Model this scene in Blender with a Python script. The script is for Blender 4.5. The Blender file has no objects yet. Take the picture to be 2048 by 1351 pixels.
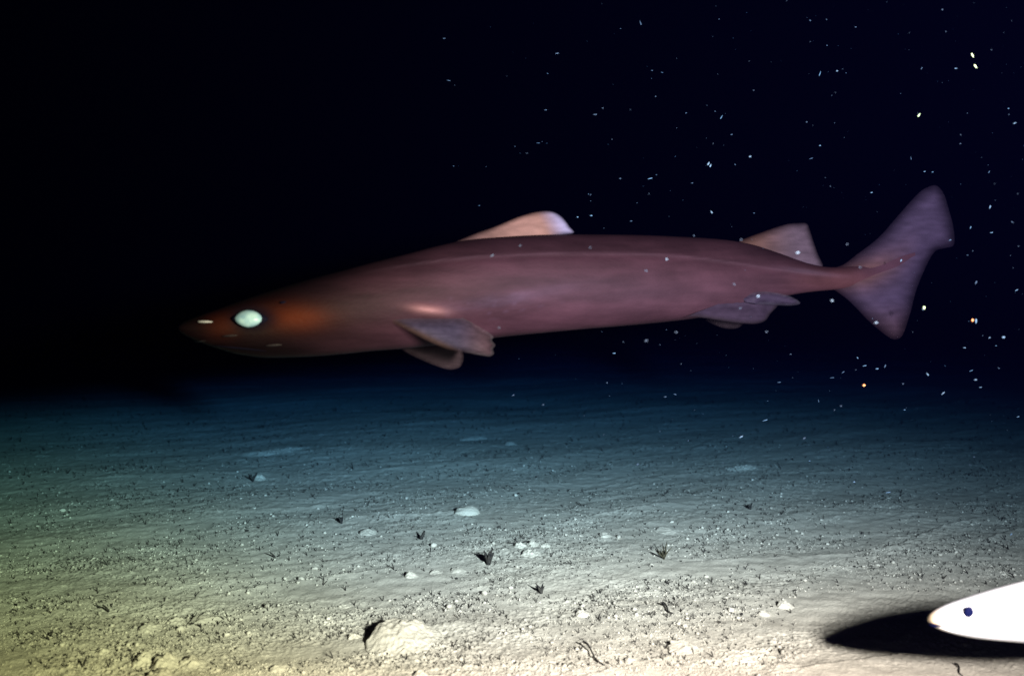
import bpy, bmesh, math, random
import numpy as np
from mathutils import Vector, Matrix
from mathutils.geometry import delaunay_2d_cdt

rng = np.random.default_rng(11)
random.seed(11)
scene = bpy.context.scene
COL = scene.collection

# ------------------------------------------------------------------ camera
W, HGT = 2048.0, 1351.0
FPX = 1773.0                     # focal length in photo pixels
CAM = np.array([0.0, 0.0, 0.6])
PITCH = math.atan((HGT / 2 - 600.0) / FPX)
cam_data = bpy.data.cameras.new("camera")
cam_data.sensor_width = 36.0
cam_data.lens = 36.0 * FPX / W
cam_data.clip_start = 0.01
cam_data.clip_end = 400.0
cam_data.dof.use_dof = True
cam_data.dof.focus_distance = 2.05
cam_data.dof.aperture_fstop = 3.4
cam = bpy.data.objects.new("camera", cam_data)
COL.objects.link(cam)
cam.location = CAM
cam.rotation_euler = (math.pi / 2 - PITCH, 0, 0)
scene.camera = cam
FWD = np.array([0, math.cos(PITCH), -math.sin(PITCH)])
UP = np.array([0, math.sin(PITCH), math.cos(PITCH)])
RGT = np.array([1.0, 0, 0])


def at(px, py, depth):
    """world point seen at a photo pixel, at a distance along the view axis"""
    px = np.asarray(px, float); py = np.asarray(py, float)
    a = (px - W / 2) / FPX; b = -(py - HGT / 2) / FPX
    return CAM + (FWD + a[..., None] * RGT + b[..., None] * UP) * np.asarray(depth, float)[..., None]


# ------------------------------------------------------------------ world and lamp
world = bpy.data.worlds.new("World")
scene.world = world
world.use_nodes = True
bg = world.node_tree.nodes["Background"]
bg.inputs[0].default_value = (0.0, 0.0, 0.001, 1)
bg.inputs[1].default_value = 0.05

LAMP = Vector((0.642, 0.03, 0.708))
AIM = Vector((0.10, 2.00, 1.25))
ld = bpy.data.lights.new("lander_lamp", 'SPOT')
ld.energy = 4050.0
ld.color = (1, 1, 1)
ld.spot_size = math.radians(114)
ld.spot_blend = 1.0
ld.shadow_soft_size = 0.048
lamp = bpy.data.objects.new("lander_lamp", ld)
COL.objects.link(lamp)
lamp.location = LAMP
lamp.rotation_euler = (AIM - LAMP).to_track_quat('-Z', 'Y').to_euler()
# the lamp's own beam: a warm ring on one side, cool white on the other
ld.use_nodes = True
nt = ld.node_tree
em = nt.nodes["Emission"]
tc = nt.nodes.new("ShaderNodeTexCoord")
sx = nt.nodes.new("ShaderNodeSeparateXYZ")
mr = nt.nodes.new("ShaderNodeMapRange")
mr.inputs[1].default_value = -0.62; mr.inputs[2].default_value = 0.58
cr = nt.nodes.new("ShaderNodeValToRGB")
cr.color_ramp.interpolation = 'EASE'
e = cr.color_ramp.elements
e[0].position = 0.06; e[0].color = (0.97, 0.405, 0.112, 1)
e[1].position = 0.95; e[1].color = (0.79, 0.33, 0.20, 1)
m_ = e.new(0.42); m_.color = (0.89, 0.405, 0.245, 1)
nt.links.new(tc.outputs["Normal"], sx.inputs[0])
nt.links.new(sx.outputs[0], mr.inputs[0])
nt.links.new(mr.outputs[0], cr.inputs[0])
nt.links.new(cr.outputs[0], em.inputs[0])

vs = scene.view_settings
vs.view_transform = 'Standard'
vs.look = 'None'
vs.exposure = 0.0
vs.gamma = 1.0
scene.cycles.use_denoising = True
scene.cycles.volume_bounces = 0
scene.cycles.max_bounces = 4
scene.cycles.diffuse_bounces = 2


# ------------------------------------------------------------------ helpers
def tag(o, label=None, cat=None, group=None, kind=None):
    if label: o["label"] = label
    if cat: o["category"] = cat
    if group: o["group"] = group
    if kind: o["kind"] = kind
    return o


def mesh_np(name, verts, quads=None, tris=None, mat=None, smooth=True, col=None):
    verts = np.asarray(verts, np.float32)
    me = bpy.data.meshes.new(name)
    nq = 0 if quads is None else len(quads)
    ntri = 0 if tris is None else len(tris)
    me.vertices.add(len(verts)); me.vertices.foreach_set("co", verts.ravel())
    loops = []
    if nq: loops.append(np.asarray(quads, np.int32).ravel())
    if ntri: loops.append(np.asarray(tris, np.int32).ravel())
    loops = np.concatenate(loops)
    me.loops.add(len(loops)); me.loops.foreach_set("vertex_index", loops)
    starts = np.concatenate([np.arange(nq) * 4, nq * 4 + np.arange(ntri) * 3]).astype(np.int32)
    me.polygons.add(nq + ntri); me.polygons.foreach_set("loop_start", starts)
    me.update(calc_edges=True); me.validate()
    if smooth:
        me.polygons.foreach_set("use_smooth", np.ones(len(me.polygons), bool))
    if col is not None:
        ca = me.color_attributes.new("Col", 'FLOAT_COLOR', 'POINT')
        c4 = np.ones((len(verts), 4), np.float32); c4[:, :np.shape(col)[1]] = col
        ca.data.foreach_set("color", c4.ravel())
    if mat: me.materials.append(mat)
    return me


def link(name, me, parent=None, loc=None):
    o = bpy.data.objects.new(name, me)
    COL.objects.link(o)
    if parent: o.parent = parent
    if loc is not None: o.location = loc
    return o


def hash2(ix, iy, seed):
    h = (ix.astype(np.int64) * 374761393 + iy.astype(np.int64) * 668265263 + seed * 1442695041) & 0xFFFFFFFF
    h = ((h ^ (h >> 13)) * 1274126177) & 0xFFFFFFFF
    h = ((h ^ (h >> 16)) * 2246822519) & 0xFFFFFFFF
    return (h ^ (h >> 15)) & 0xFFFF


def noise(x, y, seed=0):
    """2D gradient noise in about -1..1"""
    x0 = np.floor(x); y0 = np.floor(y)
    fx = x - x0; fy = y - y0
    u = fx * fx * fx * (fx * (fx * 6 - 15) + 10); v = fy * fy * fy * (fy * (fy * 6 - 15) + 10)
    out = 0
    for dx in (0, 1):
        for dy in (0, 1):
            a = hash2(x0 + dx, y0 + dy, seed) * (2 * math.pi / 65536.0)
            g = np.cos(a) * (fx - dx) + np.sin(a) * (fy - dy)
            out = out + g * (u if dx else 1 - u) * (v if dy else 1 - v)
    return out * 1.5


def sstep(a, b, x):
    t = np.clip((x - a) / (b - a), 0, 1)
    return t * t * (3 - 2 * t)


def pchip(x, xp, yp):
    xp = np.asarray(xp, float); yp = np.asarray(yp, float)
    h = np.diff(xp); d = np.diff(yp) / h
    m = np.zeros_like(yp); m[0] = d[0]; m[-1] = d[-1]
    for i in range(1, len(xp) - 1):
        if d[i - 1] * d[i] > 0:
            w1 = 2 * h[i] + h[i - 1]; w2 = h[i] + 2 * h[i - 1]
            m[i] = (w1 + w2) / (w1 / d[i - 1] + w2 / d[i])
    i = np.clip(np.searchsorted(xp, x) - 1, 0, len(h) - 1)
    t = (x - xp[i]) / h[i]
    return ((1 + 2 * t) * (1 - t) ** 2 * yp[i] + t * (1 - t) ** 2 * h[i] * m[i]
            + t * t * (3 - 2 * t) * yp[i + 1] + t * t * (t - 1) * h[i] * m[i + 1])


def material(name, rough=0.7, spec=0.2):
    m = bpy.data.materials.new(name); m.use_nodes = True
    b = m.node_tree.nodes["Principled BSDF"]
    b.inputs["Roughness"].default_value = rough
    b.inputs["Specular IOR Level"].default_value = spec
    return m, m.node_tree, b


def add(nt, kind, **kw):
    n = nt.nodes.new(kind)
    for k, v in kw.items(): setattr(n, k, v)
    return n


# ------------------------------------------------------------------ materials
def sediment_material(name, c1, c2, bump=1.0):
    m, nt, b = material(name, 0.95, 0.05)
    tc = add(nt, "ShaderNodeNewGeometry")
    mp = add(nt, "ShaderNodeMapping"); mp.inputs["Rotation"].default_value = (0, 0, math.radians(-29))
    mp.inputs["Scale"].default_value = (1.0, 3.2, 1.0)
    nt.links.new(tc.outputs["Position"], mp.inputs[0])
    n1 = add(nt, "ShaderNodeTexNoise"); n1.inputs["Scale"].default_value = 5.0; n1.inputs["Detail"].default_value = 6; n1.inputs["Roughness"].default_value = 0.62
    nt.links.new(mp.outputs[0], n1.inputs["Vector"])
    n2 = add(nt, "ShaderNodeTexNoise"); n2.inputs["Scale"].default_value = 260.0; n2.inputs["Detail"].default_value = 4; n2.inputs["Roughness"].default_value = 0.7
    nt.links.new(tc.outputs["Position"], n2.inputs["Vector"])
    ad = add(nt, "ShaderNodeMath", operation='ADD')
    m2 = add(nt, "ShaderNodeMath", operation='MULTIPLY'); m2.inputs[1].default_value = 0.45
    nt.links.new(n2.outputs[0], m2.inputs[0])
    nt.links.new(n1.outputs[0], ad.inputs[0]); nt.links.new(m2.outputs[0], ad.inputs[1])
    cr = add(nt, "ShaderNodeValToRGB")
    cr.color_ramp.elements[0].position = 0.52; cr.color_ramp.elements[0].color = (*c1, 1)
    cr.color_ramp.elements[1].position = 0.90; cr.color_ramp.elements[1].color = (*c2, 1)
    nt.links.new(ad.outputs[0], cr.inputs[0])
    nt.links.new(cr.outputs[0], b.inputs["Base Color"])
    bp = add(nt, "ShaderNodeBump"); bp.inputs["Strength"].default_value = 0.95 * bump; bp.inputs["Distance"].default_value = 0.0016
    nt.links.new(n2.outputs[0], bp.inputs["Height"])
    nt.links.new(bp.outputs[0], b.inputs["Normal"])
    return m


M_SED = sediment_material("sediment", (0.44, 0.39, 0.325), (0.68, 0.61, 0.515))
M_LUMP = sediment_material("mud_lump", (0.44, 0.39, 0.32), (0.64, 0.57, 0.48), 1.3)
M_GRAIN = sediment_material("sediment_grain", (0.38, 0.335, 0.28), (0.66, 0.595, 0.51), 1.0)


def plain(name, c, rough=0.8, spec=0.1, c2=None, scale=200.0):
    m, nt, b = material(name, rough, spec)
    if c2 is None:
        b.inputs["Base Color"].default_value = (*c, 1)
    else:
        tc = add(nt, "ShaderNodeNewGeometry")
        n = add(nt, "ShaderNodeTexNoise"); n.inputs["Scale"].default_value = scale; n.inputs["Detail"].default_value = 4
        nt.links.new(tc.outputs["Position"], n.inputs["Vector"])
        cr = add(nt, "ShaderNodeValToRGB")
        cr.color_ramp.elements[0].position = 0.35; cr.color_ramp.elements[0].color = (*c, 1)
        cr.color_ramp.elements[1].position = 0.68; cr.color_ramp.elements[1].color = (*c2, 1)
        nt.links.new(n.outputs[0], cr.inputs[0]); nt.links.new(cr.outputs[0], b.inputs["Base Color"])
    return m


M_TUBE = plain("worm_tube_wall", (0.015, 0.014, 0.015), 0.9, 0.03, (0.06, 0.052, 0.045))
M_SNOW = plain("drift_white", (0.080, 0.128, 0.20), 0.6, 0.1)
M_SNOW_DIM = plain("drift_grey", (0.030, 0.048, 0.085), 0.7, 0.1)
M_YELLOW = plain("drift_yellow", (0.42, 0.52, 0.30), 0.5, 0.2)
M_ORANGE = plain("drift_orange", (0.55, 0.20, 0.08), 0.5, 0.3)


def skin_material(name, rough, spec, bscale, bstr):
    m, nt, b = material(name, rough, spec)
    at_ = add(nt, "ShaderNodeAttribute", attribute_name="Col")
    tc = add(nt, "ShaderNodeTexCoord")
    mp = add(nt, "ShaderNodeMapping"); mp.inputs["Scale"].default_value = (0.35, 1, 1)
    nt.links.new(tc.outputs["Object"], mp.inputs[0])
    n = add(nt, "ShaderNodeTexNoise"); n.inputs["Scale"].default_value = 26; n.inputs["Detail"].default_value = 5; n.inputs["Roughness"].default_value = 0.6
    nt.links.new(mp.outputs[0], n.inputs["Vector"])
    mr = add(nt, "ShaderNodeMapRange"); mr.inputs[1].default_value = 0.3; mr.inputs[2].default_value = 0.7
    mr.inputs[3].default_value = 0.80; mr.inputs[4].default_value = 1.2
    nt.links.new(n.outputs[0], mr.inputs[0])
    mul = add(nt, "ShaderNodeMix", data_type='RGBA', blend_type='MULTIPLY'); mul.inputs[0].default_value = 1.0
    nt.links.new(at_.outputs["Color"], mul.inputs[6]); nt.links.new(mr.outputs[0], mul.inputs[7])
    nt.links.new(mul.outputs[2], b.inputs["Base Color"])
    nt.links.new(at_.outputs["Alpha"], b.inputs["Alpha"])
    n2 = add(nt, "ShaderNodeTexNoise"); n2.inputs["Scale"].default_value = bscale; n2.inputs["Detail"].default_value = 2
    nt.links.new(mp.outputs[0], n2.inputs["Vector"])
    bp = add(nt, "ShaderNodeBump"); bp.inputs["Strength"].default_value = bstr; bp.inputs["Distance"].default_value = 0.001
    nt.links.new(n2.outputs[0], bp.inputs["Height"]); nt.links.new(bp.outputs[0], b.inputs["Normal"])
    return m


M_SKIN = skin_material("shark_skin", 0.6, 0.02, 300, 0.5)
M_FISH = skin_material("fish_skin", 0.35, 0.4, 500, 0.1)
M_EYE = plain("shark_eyeshine", (0.060, 0.105, 0.16), 0.35, 0.1, (0.115, 0.175, 0.225), 70.0)
M_DARK = plain("dark_flesh", (0.0012, 0.0011, 0.0036), 0.7, 0.01)
M_GLINT = plain("nostril_glint", (0.13, 0.13, 0.17), 0.4, 0.2)  # pale colour imitating a glint on the nostril flap
M_LIP_GLINT = plain("lip_glint_tone", (0.0055, 0.0040, 0.0060), 0.5, 0.1)  # lighter tone for the painted glints around the mouth
M_PUPIL = plain("blue_black_eye", (0.003, 0.005, 0.035), 0.6, 0.02)


# ------------------------------------------------------------------ seabed
CA, SA = math.cos(math.radians(29)), math.sin(math.radians(29))


def ground_z(x, y):
    x = np.asarray(x, float); y = np.asarray(y, float)
    s = x * CA + y * SA; t = -x * SA + y * CA          # along / across the ripples
    wob = noise(s * 1.3, t * 1.3, 3) * 0.10
    z = 0.012 * noise(x * 1.1 + 5, y * 1.1, 1)
    z += 0.0042 * noise(s * 1.4, (t + wob) * 5.0, 2)
    r = noise(s * 2.6 + 9, (t + wob) * 13.0, 4)
    z += 0.0013 * (1 - np.abs(r)) ** 3 * sstep(-0.5, 0.4, noise(x * 2.3, y * 2.3, 8))
    z += 0.0008 * noise(s * 9, t * 22, 5)
    z += 0.0016 * noise(x * 34, y * 34, 6)
    patch = sstep(-0.25, 0.5, noise(s * 2.5, t * 6.0, 7))
    fr = np.mod(t * 6.0 + 1.1 * noise(s * 1.3, t * 1.3, 14), 1.0)          # low scarps that face away from the lamp
    z += 0.0042 * fr ** 4 * (1 - sstep(0.93, 1.0, fr)) * sstep(0.10, 0.45, noise(s * 1.7 + 3, t * 4.5, 15)) * (1 + 0.6 * noise(s * 30, t * 30, 16))
    l = noise(x * 85, y * 85, 9)
    z += 0.0032 * patch * np.maximum(l, 0) ** 1.2
    l2 = noise(x * 170, y * 170, 10)
    z += 0.0024 * (0.45 + patch) * np.maximum(l2, -0.1)
    return z


def build_seabed():
    NU = 1000
    u_in = np.linspace(-0.70, 0.70, NU)
    ext = 0.70 + np.geomspace(0.004, 6.0, 46)
    u = np.concatenate([-ext[::-1], u_in, ext])
    ys = np.arange(1430.0, 640.0, -1.2)
    d_in = 0.6 * FPX / (ys - 600.0)
    near = np.linspace(-4.0, d_in[0] - 0.02, 60)
    far = np.geomspace(d_in[-1] * 1.03, 90, 24)
    d = np.concatenate([near, d_in, far])
    w = np.where(d > 1.0, d, 1.0)
    X = u[None, :] * w[:, None]
    Y = np.repeat(d[:, None], len(u), 1)
    Z = ground_z(X.ravel(), Y.ravel())
    V = np.stack([X.ravel(), Y.ravel(), Z], 1)
    nr, nc = len(d), len(u)
    idx = np.arange(nr * nc).reshape(nr, nc)
    q = np.stack([idx[:-1, :-1], idx[:-1, 1:], idx[1:, 1:], idx[1:, :-1]], -1).reshape(-1, 4)
    o = link("seabed", mesh_np("seabed", V, quads=q, mat=M_SED))
    tag(o, "pale rippled muddy seabed fading into dark water", "seabed", kind="structure")


build_seabed()


def on_ground(px, py):
    """the seabed point seen at a photo pixel"""
    a = (px - W / 2) / FPX; b = -(py - HGT / 2) / FPX
    dv = FWD + a * RGT + b * UP
    z = 0.0
    for _ in range(6):
        t = (z - CAM[2]) / dv[2]
        p = CAM + dv * t
        z = float(ground_z(p[0], p[1]))
    return np.array([p[0], p[1], z]), t


# ------------------------------------------------------------------ water
def build_water():
    bm = bmesh.new(); bmesh.ops.create_cube(bm, size=1.0)
    me = bpy.data.meshes.new("haze"); bm.to_mesh(me); bm.free()
    m = bpy.data.materials.new("deep_water"); m.use_nodes = True
    nt = m.node_tree; nt.nodes.clear()
    out = nt.nodes.new("ShaderNodeOutputMaterial")
    v = nt.nodes.new("ShaderNodeVolumePrincipled")
    ss = np.array([0.00003, 0.00005, 0.0008])             # scattered per metre
    sa = np.array([0.445, 0.195, 0.052])                   # absorbed per metre
    v.inputs["Density"].default_value = 1.0
    v.inputs["Density Attribute"].default_value = ""
    v.inputs["Color"].default_value = (*ss, 1)
    v.inputs["Absorption Color"].default_value = (*((1 - sa / (1 - ss)) ** 2), 1)
    v.inputs["Anisotropy"].default_value = 0.0
    nt.links.new(v.outputs[0], out.inputs["Volume"])
    me.materials.append(m)
    o = link("haze", me)
    o.scale = (1300, 200, 6.0); o.location = (0, 40, 1.9)
    tag(o, "dark navy deep water filling the whole scene", "water", kind="stuff")


build_water()


# ------------------------------------------------------------------ fins
def smooth_curve(pts, n=6):
    """open Catmull-Rom through the points"""
    p = np.asarray(pts, float)
    p = np.vstack([2 * p[0] - p[1], p, 2 * p[-1] - p[-2]])
    out = []
    for i in range(1, len(p) - 2):
        for k in range(n):
            t = k / n
            out.append(0.5 * ((2 * p[i]) + (-p[i - 1] + p[i + 1]) * t
                              + (2 * p[i - 1] - 5 * p[i] + 4 * p[i + 1] - p[i + 2]) * t * t
                              + (-p[i - 1] + 3 * p[i] - 3 * p[i + 1] + p[i + 2]) * t ** 3))
    out.append(p[-2])
    return np.array(out)


def fin_mesh(name, edge, base, thick, e_px, depth_fn, colour_fn, mat, base_depth, origin, grid=4.0, tmin=0.0004, film=0.0):
    """a blade with its outer edge along `edge` (photo pixels), closed by `base`; thick in metres"""
    ec = smooth_curve(edge)
    bc = np.asarray(base, float)
    poly = np.vstack([ec, bc])
    n = len(poly)
    lo, hi = poly.min(0), poly.max(0)
    gx, gy = np.meshgrid(np.arange(lo[0], hi[0], grid), np.arange(lo[1], hi[1], grid))
    gp = np.stack([gx.ravel(), gy.ravel()], 1) + rng.uniform(-0.2, 0.2, (gx.size, 2)) * grid
    pts = np.vstack([poly, gp])
    vs_, es_, fs_, *_ = delaunay_2d_cdt([Vector(p) for p in pts], [(i, (i + 1) % n) for i in range(n)], [], 1, 1e-5)
    P = np.array([[v.x, v.y] for v in vs_])
    tri = np.array([list(f) for f in fs_ if len(f) == 3])
    used = np.unique(tri); remap = -np.ones(len(P), int); remap[used] = np.arange(len(used))
    P = P[used]; tri = remap[tri]
    A = ec[:-1]; B = ec[1:]
    D = np.full(len(P), 1e9)
    for a, b in zip(A, B):
        ab = b - a
        t = np.clip(((P - a) @ ab) / max(ab @ ab, 1e-9), 0, 1)
        D = np.minimum(D, np.linalg.norm(P - (a + t[:, None] * ab), axis=1))
    th = tmin + thick * np.clip(D / e_px, 0, 1) ** 0.75
    dep = depth_fn(P[:, 0], P[:, 1])
    core = at(P[:, 0], P[:, 1], base_depth(P[:, 0]) + dep)
    front = core - FWD * th[:, None] * 0.5; back = core + FWD * th[:, None] * 0.5
    N = len(P)
    V = np.vstack([front, back]) - origin
    # orient the front faces toward the camera
    a, b, c = (front[tri[:, k]] for k in range(3))
    flip = np.einsum('ij,j->i', np.cross(b - a, c - a), FWD) > 0
    t1 = tri.copy(); t1[flip] = t1[flip][:, ::-1]
    t2 = t1[:, ::-1] + N
    ed = {}
    for f in t1:
        for k in range(3):
            e = (f[k], f[(k + 1) % 3]); ed[e] = 1
    rim = [(y, x, x + N, y + N) for (x, y) in ed if (y, x) not in ed]
    col = colour_fn(P[:, 0], P[:, 1], D)
    if film:                                   # thin, see-through membrane toward the edge
        fx = np.clip(D / film, 0, 1)
        col = np.hstack([col, (0.10 + 0.90 * fx * fx * (3 - 2 * fx))[:, None]])
    return mesh_np(name, V, quads=rim, tris=np.vstack([t1, t2]), mat=mat, col=np.vstack([col, col]))


# ------------------------------------------------------------------ shark
DS = 1.45
S = DS / FPX                     # metres per photo pixel at the shark


def shark_depth(px):
    """the shark swims a little toward the camera: head nearer than tail"""
    return 1.34 + 0.40 * (np.asarray(px, float) - 360.0) / 1550.0


def build_shark():
    org = at(np.array(1000.0), np.array(640.0), np.array(DS))
    root = bpy.data.objects.new("shark", None); COL.objects.link(root); root.location = org
    tag(root, "large reddish brown shark with glowing pale eye swimming left above the seabed", "shark")

    xp = [357, 359, 364, 372, 384, 400, 440, 484, 539, 616, 703, 740, 820, 873, 932, 1010, 1090, 1153, 1240, 1362, 1447, 1500, 1560, 1610, 1643, 1667, 1700, 1740, 1790, 1835]
    top = [655, 651, 647, 642, 637, 631, 617, 601, 583, 560, 537, 527, 507, 493, 481, 474, 470, 469, 469, 472, 477, 485, 503, 521, 530, 533, 532, 527, 516, 503]
    bot = [656, 660, 665, 670, 676, 683, 697, 709, 715, 713, 706, 702, 696, 690, 683, 673, 665, 659, 652, 640, 627, 613, 595, 585, 581, 579, 575, 563, 539, 508]
    wid = [0.5, 9, 16, 22, 28, 34, 46, 57, 67, 76, 83, 85, 88, 89, 88, 87, 84, 81, 76, 64, 52, 44, 34, 28, 23, 19, 12, 6, 2.5, 0.6]
    xs = np.concatenate([357 + np.linspace(0, 1, 40) ** 2 * 60, np.linspace(418, 1835, 420)[1:]])
    T, B_, Wd = (pchip(xs, xp, v) for v in (top, bot, wid))

    def smooth(v, k=7):
        vv = v.copy(); ker = np.ones(k) / k
        s_ = np.convolve(np.pad(v, k // 2, mode='edge'), ker, 'valid')
        vv[60:] = s_[60:]
        return vv
    T, B_, Wd = smooth(T), smooth(B_), smooth(Wd)
    NP = 128
    ph = np.linspace(0, 2 * math.pi, NP, endpoint=False)     # 0 = toward the camera, pi/2 = top
    c, s_ = np.cos(ph), np.sin(ph)
    mid = (T + B_) / 2; h = (B_ - T) / 2
    PX = np.repeat(xs[:, None], NP, 1)
    PY = mid[:, None] - h[:, None] * s_[None, :]
    ex = 0.86
    near = np.sign(c) * np.abs(c) ** ex
    # widest a little below mid-height, flatter shoulders over the head
    DEP = -Wd[:, None] * S * near[None, :]
    sway = 0.018 * np.sin((xs - 1000) / 330.0) * sstep(1000, 1500, xs)
    DEP = DEP + sway[:, None]
    cam_side = (c > 0)[None, :]
    PX0, PY0 = PX, PY
    DX = shark_depth(PX0)
    PX = W / 2 + (PX0 - W / 2) * DX / (DX + DEP); PY = HGT / 2 + (PY0 - HGT / 2) * DX / (DX + DEP)   # as seen from the lamp side
    # swelling where the pectoral fin roots, a low ridge along the lateral line, gill region
    axil = np.exp(-(((PX - 858) / 34.0) ** 2 + ((PY - 620 - (PX - 858) * 0.12) / 8.5) ** 2)) * cam_side
    root_b = np.exp(-(((PX - 850) / 75.0) ** 2 + ((PY - 640) / 26.0) ** 2)) * cam_side
    lat_y = pchip(xs, [357, 560, 700, 820, 950, 1100, 1240, 1350, 1450, 1560, 1660, 1760, 1835], [640, 585, 553, 530, 514, 507, 507, 512, 524, 540, 551, 530, 505])[:, None]
    lat = np.exp(-((PY - lat_y) / 2.2) ** 2) * cam_side * sstep(700, 860, PX) * (1 - sstep(1600, 1720, PX))
    socket = np.exp(-(((PX - 500) / 46.0) ** 2 + ((PY - 637) / 24.0) ** 4)) * cam_side
    DEP = DEP - 0.009 * axil - 0.002 * root_b - 0.0010 * lat + 0.004 * socket
    groove = np.exp(-((PY - lat_y - 4.5) / 5.0) ** 2) * cam_side * sstep(760, 900, PX) * (1 - sstep(1600, 1720, PX))
    DEP = DEP + 0.0012 * groove
    V = at(PX0.ravel(), PY0.ravel(), DX.ravel()) + FWD * DEP.ravel()[:, None] - org
    nr = len(xs)
    idx = np.arange(nr * NP).reshape(nr, NP)
    q = np.stack([idx[:-1, :], idx[1:, :], np.roll(idx, -1, 1)[1:, :], np.roll(idx, -1, 1)[:-1, :]], -1).reshape(-1, 4)
    # skin colouring: natural tones, plus painted sheen, a highlight and a darkened head
    rel = ((PY0 - mid[:, None]) / np.maximum(h[:, None], 1))          # -1 back .. 1 belly
    back = np.array([0.0080, 0.0040, 0.0056]); flank = np.array([0.0132, 0.0066, 0.0094]); belly = np.array([0.0165, 0.0084, 0.0118])
    k1 = sstep(-0.85, -0.15, rel)[..., None]; k2 = sstep(0.2, 0.9, rel)[..., None]
    C = back * (1 - k1) + flank * k1
    C = C * (1 - k2) + belly * k2
    big = noise(PX / 150.0, PY / 24.0, 21)[..., None] + 0.55 * noise(PX / 70.0, PY / 7.0, 22)[..., None]
    C = C * (1 + 0.30 * big)
    C = C * (1 - 0.20 * sstep(4, -6, PY - lat_y) * cam_side)[..., None]
    pale = np.exp(-(((PX - 1230) / 260.0) ** 2 + ((PY - 585) / 42.0) ** 2))[..., None]  # broad sheen painted over the middle and rear flank
    sheen_band = np.exp(-((PY - (606 - (PX - 960) * 0.16)) / 13.0) ** 2) * np.exp(-((PX - 1020) / 120.0) ** 2) * cam_side * (1 + 0.7 * noise(PX / 60.0, PY / 4.0, 34))  # streaky violet sheen painted into the flank colour
    stalk_sheen = np.exp(-((PY - (541 + (PX - 1600) * 0.14)) / 5.0) ** 2) * np.exp(-((PX - 1630) / 55.0) ** 2) * cam_side  # highlight stripe painted along the tail stalk
    C = C + np.array([0.0046, 0.0040, 0.0058]) * pale + np.array([0.0040, 0.0042, 0.0075]) * sheen_band[..., None] + np.array([0.010, 0.009, 0.013]) * stalk_sheen[..., None]
    headk = (1 - sstep(540, 930, PX))[..., None]
    rust = np.array([0.0185, 0.0034, 0.0006])
    cheek = (np.exp(-(((PX - 592) / 70.0) ** 2 + ((PY - 634) / 26.0) ** 2)) + 0.45 * np.exp(-(((PX - 445) / 34.0) ** 2 + ((PY - 650) / 24.0) ** 2)))[..., None]
    C = C * (1 - headk * 0.90)  # head darkened in the colour to imitate weaker lamp light there
    C = C * (1 - np.clip(cheek, 0, 1) * 0.9) + rust * np.clip(cheek, 0, 1) * 0.9
    halo = (np.exp(-(((PX - 506) / 46.0) ** 2 + ((PY - 637) / 25.0) ** 2) ** 2) * cam_side)[..., None]
    C = C * (1 - 0.86 * halo) + np.array([0.0006, 0.0006, 0.0022]) * halo
    C = C + np.array([0.0055, 0.0042, 0.0056]) * lat[..., None] * 0.8
    C = C + np.array([0.080, 0.050, 0.048]) * axil[..., None] * 0.9  # bright highlight painted onto the fin root swelling
    # rusty tail stalk
    stalk = (sstep(1540, 1680, PX) * np.exp(-((PY - 565) / 26.0) ** 2))[..., None]
    C = C * (1 - 0.5 * stalk) + np.array([0.034, 0.0150, 0.0150]) * 0.5 * stalk
    # pale streaks along the flank
    sc = np.maximum(noise(PX / 46.0, PY / 3.2, 33) - 0.45, 0) * np.exp(-(((PX - 980) / 130.0) ** 2 + ((PY - 612) / 24.0) ** 2)) * 2.2
    C = C + np.array([0.00992, 0.00930, 0.01736]) * sc[..., None]
    tailk = sstep(1700, 1790, PX0)[..., None]
    C = C * (1 - tailk) + np.array([0.0190, 0.0098, 0.0150]) * tailk
    C = C * np.array([0.86, 0.70, 0.80])
    C = np.clip(C, 0.0004, 1)
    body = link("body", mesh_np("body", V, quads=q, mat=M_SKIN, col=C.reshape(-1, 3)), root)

    def surf(px, py):
        """depth of the camera-side skin at a pixel"""
        dep = 0.0
        for _ in range(4):
            f = (shark_depth(px) + dep) / shark_depth(px)
            qx = W / 2 + (px - W / 2) * f; qy = HGT / 2 + (py - HGT / 2) * f
            i = int(np.argmin(np.abs(xs - qx)))
            r = np.clip((mid[i] - qy) / h[i], -0.999, 0.999)
            dep = -Wd[i] * S * math.sqrt(1 - r * r) ** ex + sway[i]
        return dep

    def shade(inner, outer, e):
        inner = np.array(inner); outer = np.array(outer)

        def f(px, py, D):
            k = sstep(0, e, D)[:, None]
            n = 1 + 0.22 * noise(px / 16.0, py / 5.0, 40)[:, None]
            return (outer * (1 - k) + inner * k) * n
        return f

    zero = lambda px, py: np.zeros_like(px)

    def fin(name, *a, label=None, film=10.0, **kw):
        o = link(name, fin_mesh(name, *a, base_depth=shark_depth, origin=org, mat=M_SKIN, film=film, **kw), root)
        if label: o["label"] = label
        return o

    def tail_colour(px, py, D):
        axis_y = np.interp(px, [1668, 1740, 1790, 1860], [556, 543, 524, 470])
        k = (np.exp(-((py - axis_y) / 34.0) ** 2) * (1 - sstep(1720, 1850, px)))[:, None]
        low = sstep(590, 670, py)[:, None]
        c_ = np.array([0.0140, 0.0092, 0.0205]) * (1 - low) + np.array([0.0165, 0.0088, 0.0145]) * low
        c_ = c_ * (1 - k) + np.array([0.0235, 0.0108, 0.0118]) * k
        return c_ * (1 + 0.28 * noise(px / 30.0, py / 8.0, 43)[:, None])

    def rear_dorsal(px, py, D):
        j = sstep(1500, 1600, px)[:, None]
        c_ = np.array([0.0240, 0.0118, 0.0110]) * (1 - j) + np.array([0.0210, 0.0140, 0.0215]) * j
        return c_ * (1 + 0.25 * noise(px / 30.0, py / 6.0, 44)[:, None])

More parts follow.
